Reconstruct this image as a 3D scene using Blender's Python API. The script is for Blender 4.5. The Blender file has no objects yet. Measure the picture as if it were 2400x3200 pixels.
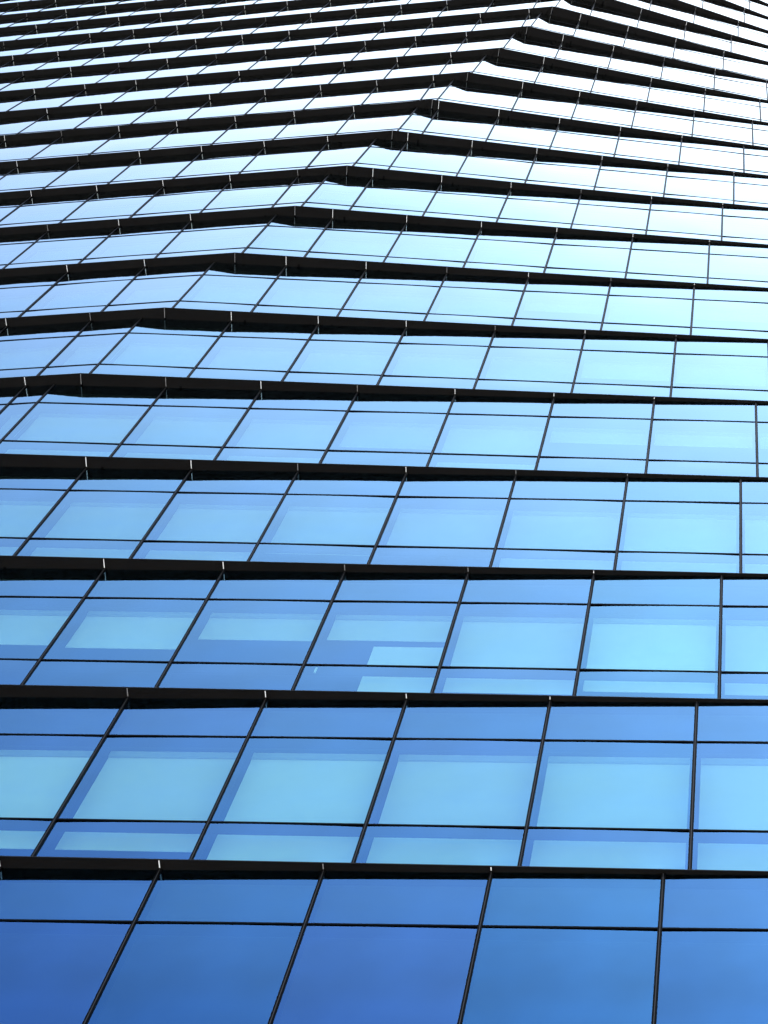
import bpy, math, random
from mathutils import Vector, Matrix

random.seed(11)
sc = bpy.context.scene
S = 1.40                                  # metres per facade module

# ------------------------------------------------------------------ measured building and camera (in modules)
P = {"f": 7845.2441, "pitch": 1.1984133, "yaw": -0.5344941, "roll": 0.4856341, "cx": 4.1355295, "cy": -6.4940701,
     "cz": -13.0648625, "H": 2.750141, "r": 0.060037888, "r2": -0.000288492, "r3": -7.182122e-05,
     "th": 0.012711333, "th2": 0.000124777, "th3": 2.5563301e-05,
     "dR": 0.041836115, "dR2": 0.000742122, "sR": -0.103001867, "g0": 0.096009132, "g1": 0.02798561,
     "tl": 0.267130855, "tu": 0.754532735, "al": 0.021281497, "thL": -0.002305098, "thL2": 0.000140882,
     "thL3": -3.03052e-06, "a0": 0.744631194, "c0": -5.217493865, "q": -0.015346259, "q2": 0.000331032, "q3": 2.02353e-06,
     "dL": 0.095905075, "dL2": 0.000100834, "sL": 0.118191818, "l0": 0.096145256, "l1": 0.018183261, "wL": 1.00895792}
H, TL, TU = P["H"], P["tl"], P["tu"]
I_MIN, I_MAX = -4, 25                     # storeys (0 = lowest one in the picture)
K_END, S_END = 8.0, 22.0                  # right end (modules from the datum) and left run length
Z_GROUND = (I_MIN - 1) * H * S - 0.4


def lineR(j):
    th = P["th"] * j + P["th2"] * j * j + P["th3"] * j ** 3
    return Vector((0, P["r"] * j + P["r2"] * j * j + P["r3"] * j ** 3)), Vector((math.cos(th), math.sin(th)))


def lineL(j):
    al = P["al"] - P["thL"] * j - P["thL2"] * j * j - P["thL3"] * j ** 3
    u = Vector((-math.cos(al), math.sin(al)))
    n = Vector((-math.sin(al), -math.cos(al)))
    return Vector((P["c0"], 0)) + n * (P["q"] * j + P["q2"] * j * j + P["q3"] * j ** 3), u


def inward(u, left):
    return Vector((u.y, -u.x)) if left else Vector((-u.y, u.x))


def isect(p, u, q, v):
    d = q - p
    den = u.x * v.y - u.y * v.x
    return p + u * ((d.x * v.y - d.y * v.x) / den)


def glass_line(i, t, left):
    p, u = (lineL if left else lineR)(i)
    g = (P["l0"] + P["l1"] * t) if left else (P["g0"] + P["g1"] * t)
    return p + inward(u, left) * g, u


def mull(i, k, t, left):
    p, u = glass_line(i, t, left)
    if left:
        s = P["a0"] - k * P["wL"] + P["dL"] * i + P["dL2"] * i * i + P["sL"] * (t - 1)
    else:
        s = k + P["dR"] * i + P["dR2"] * i * i + P["sR"] * (t - 1)
    return p + u * s


def crease(i, t):
    p, u = glass_line(i, t, False)
    q, v = glass_line(i, t, True)
    return isect(p, u, q, v)


def lip_crease(i):                        # corner of the lip above storey i
    return isect(*lineR(i + 1), *lineL(i + 1))


def zt(i, t):
    return (i + t - 1) * H


def v3(xy, z):
    return Vector((xy.x * S, xy.y * S, z * S))


# ------------------------------------------------------------------ camera
cp, sp, cyw, syw = math.cos(P["pitch"]), math.sin(P["pitch"]), math.cos(P["yaw"]), math.sin(P["yaw"])
fw = Vector((syw * cp, cyw * cp, sp))
rt = Vector((cyw, -syw, 0))
up = rt.cross(fw)
cr, sr = math.cos(P["roll"]), math.sin(P["roll"])
R2, U2 = rt * cr + up * sr, up * cr - rt * sr
CAM = Vector((P["cx"], P["cy"], P["cz"])) * S
cam = bpy.data.cameras.new("camera")
cam.sensor_fit = 'HORIZONTAL'
cam.sensor_width = 24
cam.lens = 24 * P["f"] / 2400
cam.clip_start, cam.clip_end = 0.1, 5000
cam_o = bpy.data.objects.new("camera", cam)
sc.collection.objects.link(cam_o)
cam_o.matrix_world = Matrix(((R2.x, U2.x, -fw.x, CAM.x), (R2.y, U2.y, -fw.y, CAM.y), (R2.z, U2.z, -fw.z, CAM.z), (0, 0, 0, 1)))
sc.camera = cam_o


def proj(p):
    d = p - CAM
    z = d.dot(fw)
    return 0.5 + P["f"] / 2400 * d.dot(R2) / z, 0.5 - P["f"] / 3200 * d.dot(U2) / z


def seen_area(pts):                       # share of the picture a polygon covers, clipped roughly to the frame
    q = [proj(p) for p in pts]
    q = [(min(1, max(0, x)), min(1, max(0, y))) for x, y in q]
    return abs(sum(q[a][0] * q[a - 1][1] - q[a - 1][0] * q[a][1] for a in range(len(q)))) / 2


# ------------------------------------------------------------------ materials
def mat(name):
    m = bpy.data.materials.new(name)
    m.use_nodes = True
    return m, m.node_tree, m.node_tree.nodes["Principled BSDF"]


def plain(name, col, rough, spec=0.5, metal=0.0, vary=0.0, scale=3.0):
    m, nt, b = mat(name)
    b.inputs["Base Color"].default_value = (*col, 1)
    b.inputs["Roughness"].default_value = rough
    b.inputs["Metallic"].default_value = metal
    b.inputs["Specular IOR Level"].default_value = spec
    if vary:
        tc = nt.nodes.new("ShaderNodeTexCoord")
        n = nt.nodes.new("ShaderNodeTexNoise")
        n.inputs["Scale"].default_value = scale
        n.inputs["Detail"].default_value = 6
        nt.links.new(tc.outputs["Object"], n.inputs["Vector"])
        r = nt.nodes.new("ShaderNodeMapRange")
        r.inputs[1].default_value, r.inputs[2].default_value = 0.3, 0.7
        r.inputs[3].default_value, r.inputs[4].default_value = 1 - vary, 1 + vary
        nt.links.new(n.outputs["Fac"], r.inputs[0])
        mx = nt.nodes.new("ShaderNodeMix")
        mx.data_type, mx.blend_type = 'RGBA', 'MULTIPLY'
        mx.inputs["Factor"].default_value = 1
        mx.inputs[6].default_value = (*col, 1)
        nt.links.new(r.outputs[0], mx.inputs[7])
        nt.links.new(mx.outputs[2], b.inputs["Base Color"])
    return m


F0 = (0.011, 0.055, 0.155)                # blue solar-control coating, head-on
TINT = (0.30, 0.47, 0.43)                 # body tint seen through the pane
GRAZE_LO, GRAZE_HI = (0.57, 1.0, 1.0), (0.97, 1.0, 0.87)   # interference coating: its tint shifts to neutral towards grazing
FPOW = 5.0


def glass_material():
    m = bpy.data.materials.new("blue_coated_glass")
    m.use_nodes = True
    nt = m.node_tree
    nt.nodes.clear()
    N, L = nt.nodes.new, nt.links.new
    out = N("ShaderNodeOutputMaterial")
    lw = N("ShaderNodeLayerWeight")
    lw.inputs["Blend"].default_value = 0.5
    pw = N("ShaderNodeMath")
    pw.operation = 'POWER'
    pw.inputs[1].default_value = FPOW
    L(lw.outputs["Facing"], pw.inputs[0])
    at = N("ShaderNodeAttribute")
    at.attribute_name = "tone"
    hue = N("ShaderNodeMix")              # some coatings run a little violet, some a little green
    hue.data_type = 'RGBA'
    hue.inputs[6].default_value = (F0[0] * 1.45, F0[1] * 0.95, F0[2] * 1.04, 1)
    hue.inputs[7].default_value = (F0[0] * 0.8, F0[1] * 1.10, F0[2] * 0.97, 1)
    L(at.outputs["Fac"], hue.inputs[0])
    # faint roller-wave and edge-stress mottling of tempered coated glass
    tc = N("ShaderNodeTexCoord")
    nz = N("ShaderNodeTexNoise")
    nz.inputs["Scale"].default_value = 0.8
    nz.inputs["Detail"].default_value = 3
    L(tc.outputs["Object"], nz.inputs["Vector"])
    mr = N("ShaderNodeMapRange")
    mr.inputs[1].default_value, mr.inputs[2].default_value = 0.3, 0.7
    mr.inputs[3].default_value, mr.inputs[4].default_value = 0.82, 1.18
    L(nz.outputs["Fac"], mr.inputs[0])
    mul = N("ShaderNodeMix")
    mul.data_type, mul.blend_type = 'RGBA', 'MULTIPLY'
    mul.inputs["Factor"].default_value = 1
    L(hue.outputs[2], mul.inputs[6])
    L(mr.outputs[0], mul.inputs[7])
    rc = N("ShaderNodeMix")
    rc.data_type = 'RGBA'
    gm = N("ShaderNodeMapRange")
    gm.inputs[1].default_value, gm.inputs[2].default_value = 0.56, 0.86
    L(lw.outputs["Facing"], gm.inputs[0])
    gc = N("ShaderNodeMix")
    gc.data_type = 'RGBA'
    gc.inputs[6].default_value = (*GRAZE_LO, 1)
    gc.inputs[7].default_value = (*GRAZE_HI, 1)
    gp = N("ShaderNodeMath")
    gp.operation = 'POWER'
    gp.inputs[1].default_value = 2.0
    L(gm.outputs[0], gp.inputs[0])
    L(gp.outputs[0], gc.inputs[0])
    L(gc.outputs[2], rc.inputs[7])
    L(pw.outputs[0], rc.inputs[0])
    L(mul.outputs[2], rc.inputs[6])
    gl = N("ShaderNodeBsdfGlossy")
    gl.inputs["Roughness"].default_value = 0.0
    L(rc.outputs[2], gl.inputs["Color"])
    wv = N("ShaderNodeTexNoise")          # roller wave
    wv.inputs["Scale"].default_value = 3.5
    wv.inputs["Detail"].default_value = 5
    L(tc.outputs["Object"], wv.inputs["Vector"])
    bp = N("ShaderNodeBump")
    bp.inputs["Strength"].default_value = 1.0
    bp.inputs["Distance"].default_value = 0.0007
    L(wv.outputs["Fac"], bp.inputs["Height"])
    L(bp.outputs[0], gl.inputs["Normal"])
    inv = N("ShaderNodeMix")
    inv.data_type, inv.blend_type = 'RGBA', 'SUBTRACT'
    inv.inputs["Factor"].default_value = 1
    inv.inputs[6].default_value = (1, 1, 1, 1)
    L(rc.outputs[2], inv.inputs[7])
    tm = N("ShaderNodeMix")
    tm.data_type, tm.blend_type = 'RGBA', 'MULTIPLY'
    tm.inputs["Factor"].default_value = 1
    tm.inputs[7].default_value = (*TINT, 1)
    L(inv.outputs[2], tm.inputs[6])
    cs = N("ShaderNodeMath")              # double glazing: much less gets through at a grazing angle
    cs.operation = 'SUBTRACT'
    cs.inputs[0].default_value = 1.0
    L(lw.outputs["Facing"], cs.inputs[1])
    cd = N("ShaderNodeMath")
    cd.operation = 'DIVIDE'
    cd.use_clamp = True
    cd.inputs[1].default_value = 0.38
    L(cs.outputs[0], cd.inputs[0])
    ce = N("ShaderNodeMath")
    ce.operation = 'POWER'
    ce.inputs[1].default_value = 3.0
    L(cd.outputs[0], ce.inputs[0])
    tg = N("ShaderNodeMix")
    tg.data_type, tg.blend_type = 'RGBA', 'MULTIPLY'
    tg.inputs["Factor"].default_value = 1
    L(tm.outputs[2], tg.inputs[6])
    L(ce.outputs[0], tg.inputs[7])
    tr = N("ShaderNodeBsdfTransparent")
    L(tg.outputs[2], tr.inputs["Color"])
    ad = N("ShaderNodeAddShader")
    L(gl.outputs[0], ad.inputs[0])
    L(tr.outputs[0], ad.inputs[1])
    L(ad.outputs[0], out.inputs["Surface"])
    return m


M_GLASS = glass_material()
M_FRAME = plain("black_anodised_frame", (0.0008, 0.0008, 0.0009), 0.4, 0.006)
M_ALU = plain("grey_gasket", (0.015, 0.0145, 0.014), 0.5, 0.05)
M_SOFFIT = plain("dark_bronze_soffit", (0.0023, 0.0019, 0.0015), 0.6, 0.06, vary=0.25, scale=1.3)
M_STRIP = plain("bright_aluminium_joint", (0.62, 0.61, 0.59), 0.4, 0.5)
M_STRIP_DULL = plain("dull_aluminium_joint", (0.14, 0.135, 0.13), 0.5, 0.3)  # darker grey, for the fold joint and some others at random
M_BLIND = plain("white_roller_blind", (0.76, 0.76, 0.75), 0.85, 0.2, vary=0.04, scale=1.5)
nb = M_BLIND.node_tree
ba = nb.nodes.new("ShaderNodeAttribute")
ba.attribute_name = "tone"
br = nb.nodes.new("ShaderNodeMapRange")
br.inputs[3].default_value, br.inputs[4].default_value = 0.55, 0.92
nb.links.new(ba.outputs["Fac"], br.inputs[0])
bm_ = nb.nodes.new("ShaderNodeMix")
bm_.data_type, bm_.blend_type = 'RGBA', 'MULTIPLY'
bm_.inputs["Factor"].default_value = 1
bsdf = nb.nodes["Principled BSDF"]
nb.links.new(bsdf.inputs["Base Color"].links[0].from_socket, bm_.inputs[6])
nb.links.new(br.outputs[0], bm_.inputs[7])
nb.links.new(bm_.outputs[2], bsdf.inputs["Base Color"])
M_RAIL = plain("grey_blind_rail", (0.30, 0.32, 0.34), 0.5, 0.4)
M_BOARD = plain("white_board", (0.62, 0.62, 0.62), 0.6, 0.3)
M_SLAB = plain("dark_interior", (0.030, 0.032, 0.036), 0.8, 0.2)
M_WALL = plain("dark_cladding", (0.03, 0.032, 0.035), 0.5, 0.4)
M_PAVE = plain("pale_paving", (0.50, 0.485, 0.46), 0.8, 0.3, vary=0.15, scale=0.4)


# ------------------------------------------------------------------ mesh builder
class MB:
    def __init__(self):
        self.v, self.f, self.m, self.tone = [], [], [], []

    def poly(self, pts, mi=0, tone=0.5):
        b = len(self.v)
        self.v += [tuple(p) for p in pts]
        self.f.append(tuple(range(b, b + len(pts))))
        self.m.append(mi)
        self.tone.append(tone)

    def hexa(self, a, b, mi=0, tone=0.5):           # two matching quads a (near), b (far)
        q = len(self.v)
        self.v += [tuple(p) for p in a] + [tuple(p) for p in b]
        for f in ((0, 1, 2, 3), (7, 6, 5, 4), (0, 4, 5, 1), (1, 5, 6, 2), (2, 6, 7, 3), (3, 7, 4, 0)):
            self.f.append(tuple(q + x for x in f))
            self.m.append(mi)
            self.tone.append(tone)

    def build(self, name, mats, parent=None, origin=None, recalc=True, smooth=False):
        o0 = Vector(origin) if origin is not None else Vector(self.v[0])
        me = bpy.data.meshes.new(name)
        me.from_pydata([tuple(Vector(p) - o0) for p in self.v], [], self.f)
        for m in mats:
            me.materials.append(m)
        me.polygons.foreach_set("material_index", self.m)
        at = me.attributes.new("tone", 'FLOAT', 'FACE')
        at.data.foreach_set("value", self.tone)
        me.polygons.foreach_set('use_smooth', [smooth] * len(self.f))
        me.update()
        if recalc:
            import bmesh
            bm = bmesh.new()
            bm.from_mesh(me)
            bmesh.ops.recalc_face_normals(bm, faces=bm.faces)
            bm.to_mesh(me)
            bm.free()
        o = bpy.data.objects.new(name, me)
        sc.collection.objects.link(o)
        if parent is not None:
            o.parent = parent
            o.location = o0 - world(parent)
        else:
            o.location = o0
        return o


def world(o):
    p = Vector(o.location)
    while o.parent is not None:
        o = o.parent
        p += Vector(o.location)
    return p


# ------------------------------------------------------------------ setting
g = MB()
g.poly([(-3000, -3000, Z_GROUND), (3000, -3000, Z_GROUND), (3000, 3000, Z_GROUND), (-3000, 3000, Z_GROUND)])
ground = g.build("ground", [M_PAVE], origin=(0, 0, Z_GROUND))
ground["kind"] = "structure"
ground["label"] = "pale paved plaza at the foot of the glass tower"

tower = bpy.data.objects.new("office_tower", None)
sc.collection.objects.link(tower)
tower.location = (0, 0, Z_GROUND)
tower["label"] = "blue glass office tower with dark shingled floor bands and a folded corner"
tower["category"] = "building"

# ------------------------------------------------------------------ windows
# apparent lower edge of the blinds (share of the storey height) where the photograph shows one; None = no blind
BLIND = {(0, -2): 'none', (0, -1): 'none', (0, 0): 'none', (0, 1): 'none', (0, 2): 'none', (0, 3): 'none',
         (1, -3): 0.20, (1, -2): 0.20, (1, -1): 0.20, (1, 0): 0, (1, 1): 0, (1, 2): 0, (1, 3): 0,
         (2, -4): 0.49, (2, -3): 0.485, (2, -2): 0.47, (2, -1): 0.55, (2, 0): 0.56, (2, 1): 0.20, (2, 2): 0.225, (2, 3): 0.22,
         (3, -5): 0, (3, -4): 0, (3, -3): 0, (3, -2): 0, (3, -1): 0.30, (3, 0): 0.32, (3, 1): 0, (3, 2): 0, (3, 3): 0,
         (4, -4): 0, (4, -3): 0, (4, -2): 0, (4, -1): 0.45, (4, 0): 0, (4, 1): 0.58, (4, 2): 0.58,
         (5, -4): 0.42, (5, -3): 0.40, (5, -2): 0.33, (5, -1): 0.33, (5, 0): 0.33, (5, 1): 0.5, (5, 2): 0.48}


def panel_list(i):
    """(left, k, aB, aT, bB, bT): each window between two uprights, a = its left upright, b = its right one, seen from outside"""
    out = []
    cB, cT = crease(i, 0), crease(i, 1)
    # right side: uprights right of the fold
    ks = []
    for k in range(-40, int(K_END) + 1):
        if (mull(i, k, 0.5, False) - crease(i, 0.5)).dot(lineR(i)[1]) > 0.28:
            ks.append(k)
    prev = (cB, cT)
    for k in ks:
        cur = (mull(i, k, 0, False), mull(i, k, 1, False))
        out.append((False, k - 1, prev[0], prev[1], cur[0], cur[1]))
        prev = cur
    # left side
    ks = []
    for k in range(40, -40, -1):
        m = mull(i, k, 0.5, True)
        d = (m - crease(i, 0.5)).dot(lineL(i)[1])
        if d > 0.2 and d < S_END:
            ks.append(k)
    prev = (cB, cT)
    for k in ks:
        cur = (mull(i, k, 0, True), mull(i, k, 1, True))
        out.append((True, k, cur[0], cur[1], prev[0], prev[1]))
        prev = cur
    return out


def build_window(i, left, k, aB, aT, bB, bT, glass, frame, blind, rail, board):
    A0, A1, B0, B1 = v3(aB, zt(i, 0)), v3(aT, zt(i, 1)), v3(bB, zt(i, 0)), v3(bT, zt(i, 1))
    ux = (B0 - A0).normalized()
    uz = (A1 - A0).normalized()
    n = ux.cross(uz).normalized()         # outward
    if n.y > 0:
        n = -n
    width = (B0 - A0).length

    def pt(s, t, d=0.0, ds=0.0, dt=0.0):  # s 0..1 across, t 0..1 up, d metres outward, ds metres across, dt metres up
        a, b = A0.lerp(A1, t), B0.lerp(B1, t)
        return a.lerp(b, s) + ux * ds + n * d + Vector((0, 0, dt))

    rnd = random.Random(i * 977 + k * 31 + (7 if left else 0))
    hw = 0.0175
    base = rnd.random()
    tw = rnd.gauss(0, 0.0020)
    for lo, hi in ((0.0, TL), (TL, TU), (TU, 1.0)):
        tl = 0.42 + (base - 0.5) * 0.42 + rnd.uniform(-0.2, 0.2) if (i, k, left) != (2, 2, False) else 0.95
        e = rnd.gauss(0, 0.0006)
        bow = rnd.uniform(0.003, 0.011) * min(1.0, width / S) * (0.35 if hi == 1.0 else 1.0)
        s0, s1 = 0.010 / width, 1 - 0.010 / width
        l0_, h0_ = lo + (0.009 / (H * S)), hi - (0.009 / (H * S) if hi < 1 else 0)
        NX, NY = 6, 4
        idx = len(glass.v)
        for b_ in range(NY + 1):
            for a_ in range(NX + 1):
                fx, fy = a_ / NX, b_ / NY
                d = bow * (4 * fx * (1 - fx)) ** 0.8 * (0.35 + 0.65 * 4 * fy * (1 - fy)) - 0.006 + (tw + e) * (1 - 2 * fx)
                glass.v.append(tuple(pt(s0 + (s1 - s0) * fx, l0_ + (h0_ - l0_) * fy, d)))
        for b_ in range(NY):
            for a_ in range(NX):
                q = idx + b_ * (NX + 1) + a_
                glass.f.append((q, q + 1, q + NX + 2, q + NX + 1))
                glass.m.append(0)
                glass.tone.append(tl)
    # left upright: dark body, two cap fins with a gasket groove
    def bar(s, x0, x1, d0, d1, t0, t1, mi, z0=0.0, z1=0.0):
        frame.hexa([pt(s, t0, d1, x0, z0), pt(s, t0, d1, x1, z0), pt(s, t1, d1, x1, z1), pt(s, t1, d1, x0, z1)],
                   [pt(s, t0, d0, x0, z0), pt(s, t0, d0, x1, z0), pt(s, t1, d0, x1, z1), pt(s, t1, d0, x0, z1)], mi)
    tt = 1 - 0.002 / (H * S)
    bar(0, -hw, hw, -0.115, 0.003, 0, tt, 0)
    bar(0, -hw + 0.001, -0.004, 0.0035, 0.0055, 0, tt, 0)
    bar(0, 0.004, hw - 0.001, 0.0035, 0.0055, 0, tt, 0)
    bar(0, -0.0035, 0.0035, 0.0032, 0.0045, 0, tt, 1)
    # transoms between the uprights
    for t in (TL, TU):
        x0, x1 = hw + 0.001, width - hw - 0.001
        a = [pt(0, t, 0.004, x0, -0.0115), pt(0, t, 0.004, x1, -0.0115), pt(0, t, 0.004, x1, 0.0115), pt(0, t, 0.004, x0, 0.0115)]
        b = [pt(0, t, -0.115, x0, -0.0115), pt(0, t, -0.115, x1, -0.0115), pt(0, t, -0.115, x1, 0.0115), pt(0, t, -0.115, x0, 0.0115)]
        # the width of the bay changes a little with height: take the true width at this level
        wt = (B0.lerp(B1, t) - A0.lerp(A1, t)).length
        for q in (a, b):
            q[1] += ux * (wt - width)
            q[2] += ux * (wt - width)
        frame.hexa(a, b, 0)
    # blind
    key = (i, k) if not left else None
    lo = BLIND.get(key, 'rand')
    if lo == 'rand':
        lo = rnd.choice([0, 0, 0, 0.2, 0.3, 0.45, 0.58]) if i > 0 else 'none'
    if lo != 'none':
        x0, x1 = 0.05, -0.05
        bt = rnd.uniform(0.2, 0.8) if (i, k) != (2, 2) else 1.0
        hi = TU - 0.030 / (H * S)
        lo = max(lo, 0.015)
        rt_ = TU - 0.15 / (H * S)
        for mb, t0, t1, d0, d1 in ((blind, lo, rt_ - 0.0005, -0.172, -0.168), (rail, rt_, hi, -0.20, -0.150)):
            mb.hexa([pt(0, t0, d1, x0), pt(1, t0, d1, x1), pt(1, t1, d1, x1), pt(0, t1, d1, x0)],
                    [pt(0, t0, d0, x0), pt(1, t0, d0, x1), pt(1, t1, d0, x1), pt(0, t1, d0, x0)], 0, bt)
    if (i, k, left) == (2, 0, False) and board is not None:
        board.hexa([pt(.41, .02, -.19), pt(.97, .02, -.19), pt(.97, .53, -.19), pt(.41, .53, -.19)],
                   [pt(.41, .02, -.21), pt(.97, .02, -.21), pt(.97, .53, -.21), pt(.41, .53, -.21)], 0)
        board.hexa([pt(.09, .225, -.02), pt(.105, .225, -.02), pt(.105, .262, -.02), pt(.09, .262, -.02)],
                   [pt(.09, .225, -.03), pt(.105, .225, -.03), pt(.105, .262, -.03), pt(.09, .262, -.03)], 0)
    return A0


wins = []
for i in range(I_MIN, I_MAX + 1):
    for pn in panel_list(i):
        left, k, aB, aT, bB, bT = pn
        area = seen_area([v3(aB, zt(i, 0)), v3(bB, zt(i, 0)), v3(bT, zt(i, 1)), v3(aT, zt(i, 1))])
        wins.append((area, i, pn))
wins.sort(key=lambda w: -w[0])
near, rest = wins[:100], wins[100:]
for area, i, pn in near:
    gl, fr, bl, ra, bo = MB(), MB(), MB(), MB(), MB()
    A0 = build_window(i, *pn, gl, fr, bl, ra, bo)
    w = gl.build("window", [M_GLASS], tower, A0, recalc=False, smooth=True)
    fr.build("window_frame", [M_FRAME, M_ALU], w, A0)
    if bl.f:
        bl.build("blind", [M_BLIND], w, A0)
        ra.build("blind_rail", [M_RAIL], w, A0)
    if (i, pn[1], pn[0]) == (2, 2, False):
        w["label"] = "window with the brightest cyan blind"
    if bo.f:
        w["label"] = "window with its blind half down and a pale board standing behind the glass"
        bo.build("board", [M_BOARD], w, A0)
gl, fr, bl, ra = MB(), MB(), MB(), MB()
for area, i, pn in rest:
    build_window(i, *pn, gl, fr, bl, ra, None)
w = gl.build("window", [M_GLASS], tower, (0, 0, 0), recalc=False, smooth=True)
w["kind"] = "stuff"
for mb, nm, ms in ((fr, "window_frame", [M_FRAME, M_ALU]), (bl, "blind", [M_BLIND]), (ra, "blind_rail", [M_RAIL])):
    o = mb.build(nm, ms, w, (0, 0, 0))
    o["kind"] = "stuff"

# ------------------------------------------------------------------ soffits, lips, joints, slabs
BACK = 8.0                                # depth of the block in modules


def end_right(i, t, extra=0.0):
    p, u = glass_line(i, t, False)
    s = K_END + P["dR"] * i + P["dR2"] * i * i + P["sR"] * (t - 1)
    return p + u * s


def end_left(i, t):
    ks = [k for k in range(40, -40, -1) if 0.2 < (mull(i, k, 0.5, True) - crease(i, 0.5)).dot(lineL(i)[1]) < S_END]
    return mull(i, ks[-1], t, True)


for i in range(I_MIN - 1, I_MAX + 1):
    z = i * H
    # glass top line of storey i (inner edge) and lip line (outer edge)
    gi = [end_left(i, 1), crease(i, 1), end_right(i, 1)]
    pl, ul = lineL(i + 1)
    pr, ur = lineR(i + 1)
    lo = [isect(gi[0], inward(lineL(i)[1], True), pl, ul), lip_crease(i), isect(gi[2], inward(lineR(i)[1], False), pr, ur)]
    # foot of the glass of the storey above
    gn = [glass_line(i + 1, 0, True)[0], crease(i + 1, 0), None]
    nu = inward(ul, True)
    gn0 = lo[0] + nu * P["l0"]
    gn2 = lo[2] + inward(ur, False) * P["g0"]
    gn1 = crease(i + 1, 0)
    sf = MB()
    for a in (0, 1):
        g0, g1_, l0, l1 = gi[a], gi[a + 1], lo[a], lo[a + 1]
        # underside reaches a little behind the glass line, so that no light leaks
        off = inward(lineL(i)[1] if a == 0 else lineR(i)[1], a == 0) * 0.13
        sf.poly([v3(l0, z), v3(l1, z), v3(g1_ + off, z), v3(g0 + off, z)], 0)
        n0, n1 = (gn0, gn1) if a == 0 else (gn1, gn2)
        off2 = inward(ul if a == 0 else ur, a == 0) * 0.03
        dz = 0.012 / S
        sf.poly([v3(l0, z), v3(l1, z), v3(l1, z + dz), v3(l0, z + dz)], 0)
        sf.poly([v3(l0, z + dz), v3(l1, z + dz), v3(n1 + off2, z + dz * 1.5), v3(n0 + off2, z + dz * 1.5)], 0)
    so = sf.build("soffit", [M_SOFFIT], tower, v3(lo[1], z))
    # bright joints across the soffit, square to the glass
    if i >= -1:
        feet = []
        for left, k, aB, aT, bB, bT in panel_list(i):
            ft = aT if left else bT
            uL = (lineL if left else lineR)(i)[1]
            tip = isect(ft, inward(uL, left), *(lineL if left else lineR)(i + 1))
            feet.append((ft, tip, uL))
        uR = lineR(i)[1]
        tip = lip_crease(i)
        ft = isect(tip, inward(uR, False), *glass_line(i, 1, False))
        crease_ft = ft
        feet.append((ft, tip, uR))
        jr = random.Random(i * 13 + 5)
        for ft, tip, uL in feet:
            bright = jr.random() > 0.2 and ft is not crease_ft
            x, y = proj(v3(tip, z))
            if not (-0.12 < x < 1.12 and -0.12 < y < 1.12):
                continue
            d = tip - ft
            if d.length < 0.03 or d.dot(inward(uL, uL.x < 0)) > 0:
                continue
            dn = d.normalized()
            e0, e1 = ft + dn * 0.012, tip - dn * 0.006
            hw = 0.0034 / S
            js = MB()
            a = [v3(e0 - uL * hw, z - .0012), v3(e0 + uL * hw, z - .0012), v3(e1 + uL * hw, z - .0012), v3(e1 - uL * hw, z - .0012)]
            b = [p - Vector((0, 0, 0.006)) for p in a]
            js.hexa(a, b)
            js.build("joint_strip", [M_STRIP if bright else M_STRIP_DULL], so, a[0])
    # floor slab behind the glass, with the spandrel face above the upper transom
    ins_l, ins_r = inward(lineL(i)[1], True) * 0.095, inward(lineR(i)[1], False) * 0.095
    c = crease(i, 1)
    c = isect(gi[0] + ins_l, lineL(i)[1], gi[2] + ins_r, lineR(i)[1])
    ring = [gi[0] + ins_l, c, gi[2] + ins_r, Vector((gi[2].x - .1, BACK)), Vector((gi[0].x + .1, BACK))]
    z0, z1 = zt(i, TU) + 0.03 / S, z - 0.004 / S
    sl = MB()
    b = [v3(p, z0) for p in ring]
    t = [v3(p, z1) for p in ring]
    sl.poly(b[::-1])
    sl.poly(t)
    for a in range(5):
        sl.poly([b[a - 1], b[a], t[a], t[a - 1]])
    if i >= I_MIN:
        sl.build("floor_slab", [M_SLAB], tower, b[0])

# closed back, ends and roof
cw = MB()
zb, ztop = Z_GROUND / S + 0.002, I_MAX * H
for i in range(I_MIN, I_MAX + 1):
    eR, eL = (end_right(i, 0), end_right(i, 1)), (end_left(i, 0), end_left(i, 1))
    z0, z1 = zt(i, 0), zt(i, 1)
    if i == I_MIN:
        z0 = zb
    for e in (eR, eL):
        cw.poly([v3(e[0], z0), v3(Vector((e[0].x, BACK + .1)), z0), v3(Vector((e[1].x, BACK + .1)), z1), v3(e[1], z1)])
    cw.poly([v3(Vector((eL[0].x, BACK + .1)), z0), v3(Vector((eR[0].x, BACK + .1)), z0), v3(Vector((eR[1].x, BACK + .1)), z1), v3(Vector((eL[1].x, BACK + .1)), z1)])
    # dark partition inside, behind the offices
    cw.poly([v3(Vector((eL[0].x, 3.6)), z0), v3(Vector((eR[0].x, 4.6)), z0), v3(Vector((eR[1].x, 4.6)), z1), v3(Vector((eL[1].x, 3.6)), z1)])
cw.build("core_wall", [M_WALL], tower, (0, 0, Z_GROUND), recalc=False)
rf = MB()
i = I_MAX
rf_ring = [isect(end_left(i, 1), inward(lineL(i)[1], True), *lineL(i + 1)), lip_crease(i), isect(end_right(i, 1), inward(lineR(i)[1], False), *lineR(i + 1)),
           Vector((end_right(i, 1).x, BACK + .1)), Vector((end_left(i, 1).x, BACK + .1))]
lo_, hi_ = [v3(p, ztop + 0.02) for p in rf_ring], [v3(p, ztop + 0.7) for p in rf_ring]
rf.poly(hi_)
rf.poly(lo_[::-1])
for a in range(5):
    rf.poly([lo_[a - 1], lo_[a], hi_[a], hi_[a - 1]])
rf.build("roof", [M_WALL], tower, lo_[0])

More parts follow.
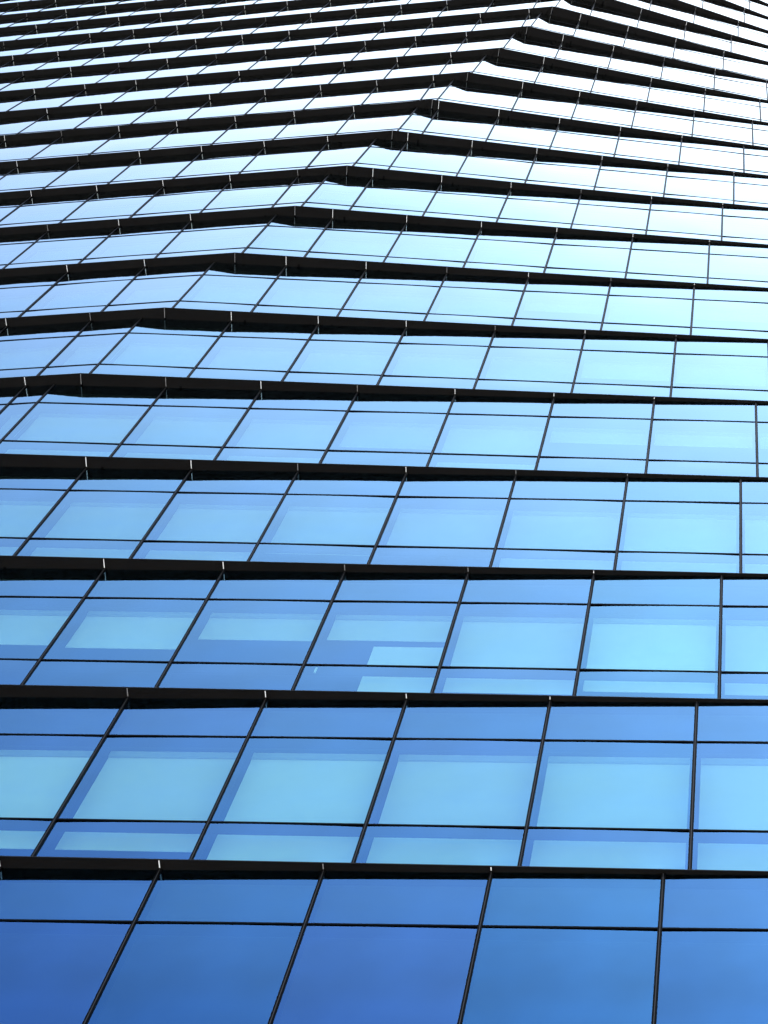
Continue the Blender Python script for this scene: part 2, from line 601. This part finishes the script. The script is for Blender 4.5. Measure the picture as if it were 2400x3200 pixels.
# ------------------------------------------------------------------ daylight
VEIL_X, VEIL, VEIL_Z = (-0.50, 0.20), 2.6, 1.2
SUN = Vector((0.50, 0.10, 0.86)).normalized()
sun_el, sun_rot = math.asin(SUN.z), math.atan2(SUN.x, SUN.y)
w = bpy.data.worlds.new("World")
sc.world = w
w.use_nodes = True
nt = w.node_tree
sk = nt.nodes.new("ShaderNodeTexSky")
sk.sky_type = 'NISHITA'
sk.sun_disc = False
sk.sun_elevation, sk.sun_rotation = sun_el, sun_rot
sk.altitude = 0
sk.air_density, sk.dust_density, sk.ozone_density = 1.0, 1.5, 0.75
# bright gradient added to the sky as thin cloud, lightening reflections from the right (towards the sun) and overhead, streaky and fading out to the left
tc = nt.nodes.new("ShaderNodeTexCoord")
sx = nt.nodes.new("ShaderNodeSeparateXYZ")
nt.links.new(tc.outputs["Generated"], sx.inputs[0])
mp = nt.nodes.new("ShaderNodeMapping")
mp.inputs["Scale"].default_value = (2.2, 5.0, 2.0)
mp.inputs["Rotation"].default_value = (0, 0, 0.6)
nt.links.new(tc.outputs["Generated"], mp.inputs[0])
nz = nt.nodes.new("ShaderNodeTexNoise")
nz.inputs["Scale"].default_value = 1.6
nz.inputs["Detail"].default_value = 4
nt.links.new(mp.outputs[0], nz.inputs["Vector"])
cov = nt.nodes.new("ShaderNodeMapRange")
cov.interpolation_type = 'SMOOTHSTEP'
cov.inputs[1].default_value, cov.inputs[2].default_value = VEIL_X
cov.inputs[3].default_value, cov.inputs[4].default_value = 0.0, VEIL
zz = nt.nodes.new("ShaderNodeMath")
zz.operation = 'MULTIPLY_ADD'
zz.inputs[1].default_value, zz.inputs[2].default_value = VEIL_Z, -0.9 * VEIL_Z
nt.links.new(sx.outputs["Z"], zz.inputs[0])
xz = nt.nodes.new("ShaderNodeMath")
xz.operation = 'ADD'
nt.links.new(sx.outputs["X"], xz.inputs[0])
nt.links.new(zz.outputs[0], xz.inputs[1])
nt.links.new(xz.outputs[0], cov.inputs[0])
st = nt.nodes.new("ShaderNodeMapRange")
st.inputs[1].default_value, st.inputs[2].default_value = 0.3, 0.7
st.inputs[3].default_value, st.inputs[4].default_value = 0.75, 1.25
nt.links.new(nz.outputs["Fac"], st.inputs[0])
amt = nt.nodes.new("ShaderNodeMath")
amt.operation = 'MULTIPLY'
nt.links.new(cov.outputs[0], amt.inputs[0])
nt.links.new(st.outputs[0], amt.inputs[1])
vm = nt.nodes.new("ShaderNodeVectorMath")
vm.operation = 'SCALE'
vm.inputs[0].default_value = (1.0, 1.0, 0.92)
nt.links.new(amt.outputs[0], vm.inputs["Scale"])
va = nt.nodes.new("ShaderNodeVectorMath")
va.operation = 'ADD'
nt.links.new(sk.outputs[0], va.inputs[0])
nt.links.new(vm.outputs[0], va.inputs[1])
nt.links.new(va.outputs[0], nt.nodes["Background"].inputs[0])
nt.nodes["Background"].inputs[1].default_value = 0.15
lt = bpy.data.lights.new("sun", 'SUN')
lt.energy, lt.angle, lt.color = 3.0, math.radians(0.5), (1, 0.96, 0.9)
lo = bpy.data.objects.new("sun", lt)
sc.collection.objects.link(lo)
lo.rotation_euler = SUN.to_track_quat('Z', 'Y').to_euler()
lo.location = (30, 20, 150)

sc.view_settings.view_transform = 'Standard'
sc.view_settings.look = 'None'
sc.view_settings.gamma = 1
sc.view_settings.exposure = 2.32
sc.render.engine = 'CYCLES'
cy = sc.cycles
cy.max_bounces, cy.glossy_bounces, cy.transparent_max_bounces, cy.diffuse_bounces = 12, 6, 16, 4
cy.use_denoising = True
sc.render.film_transparent = False
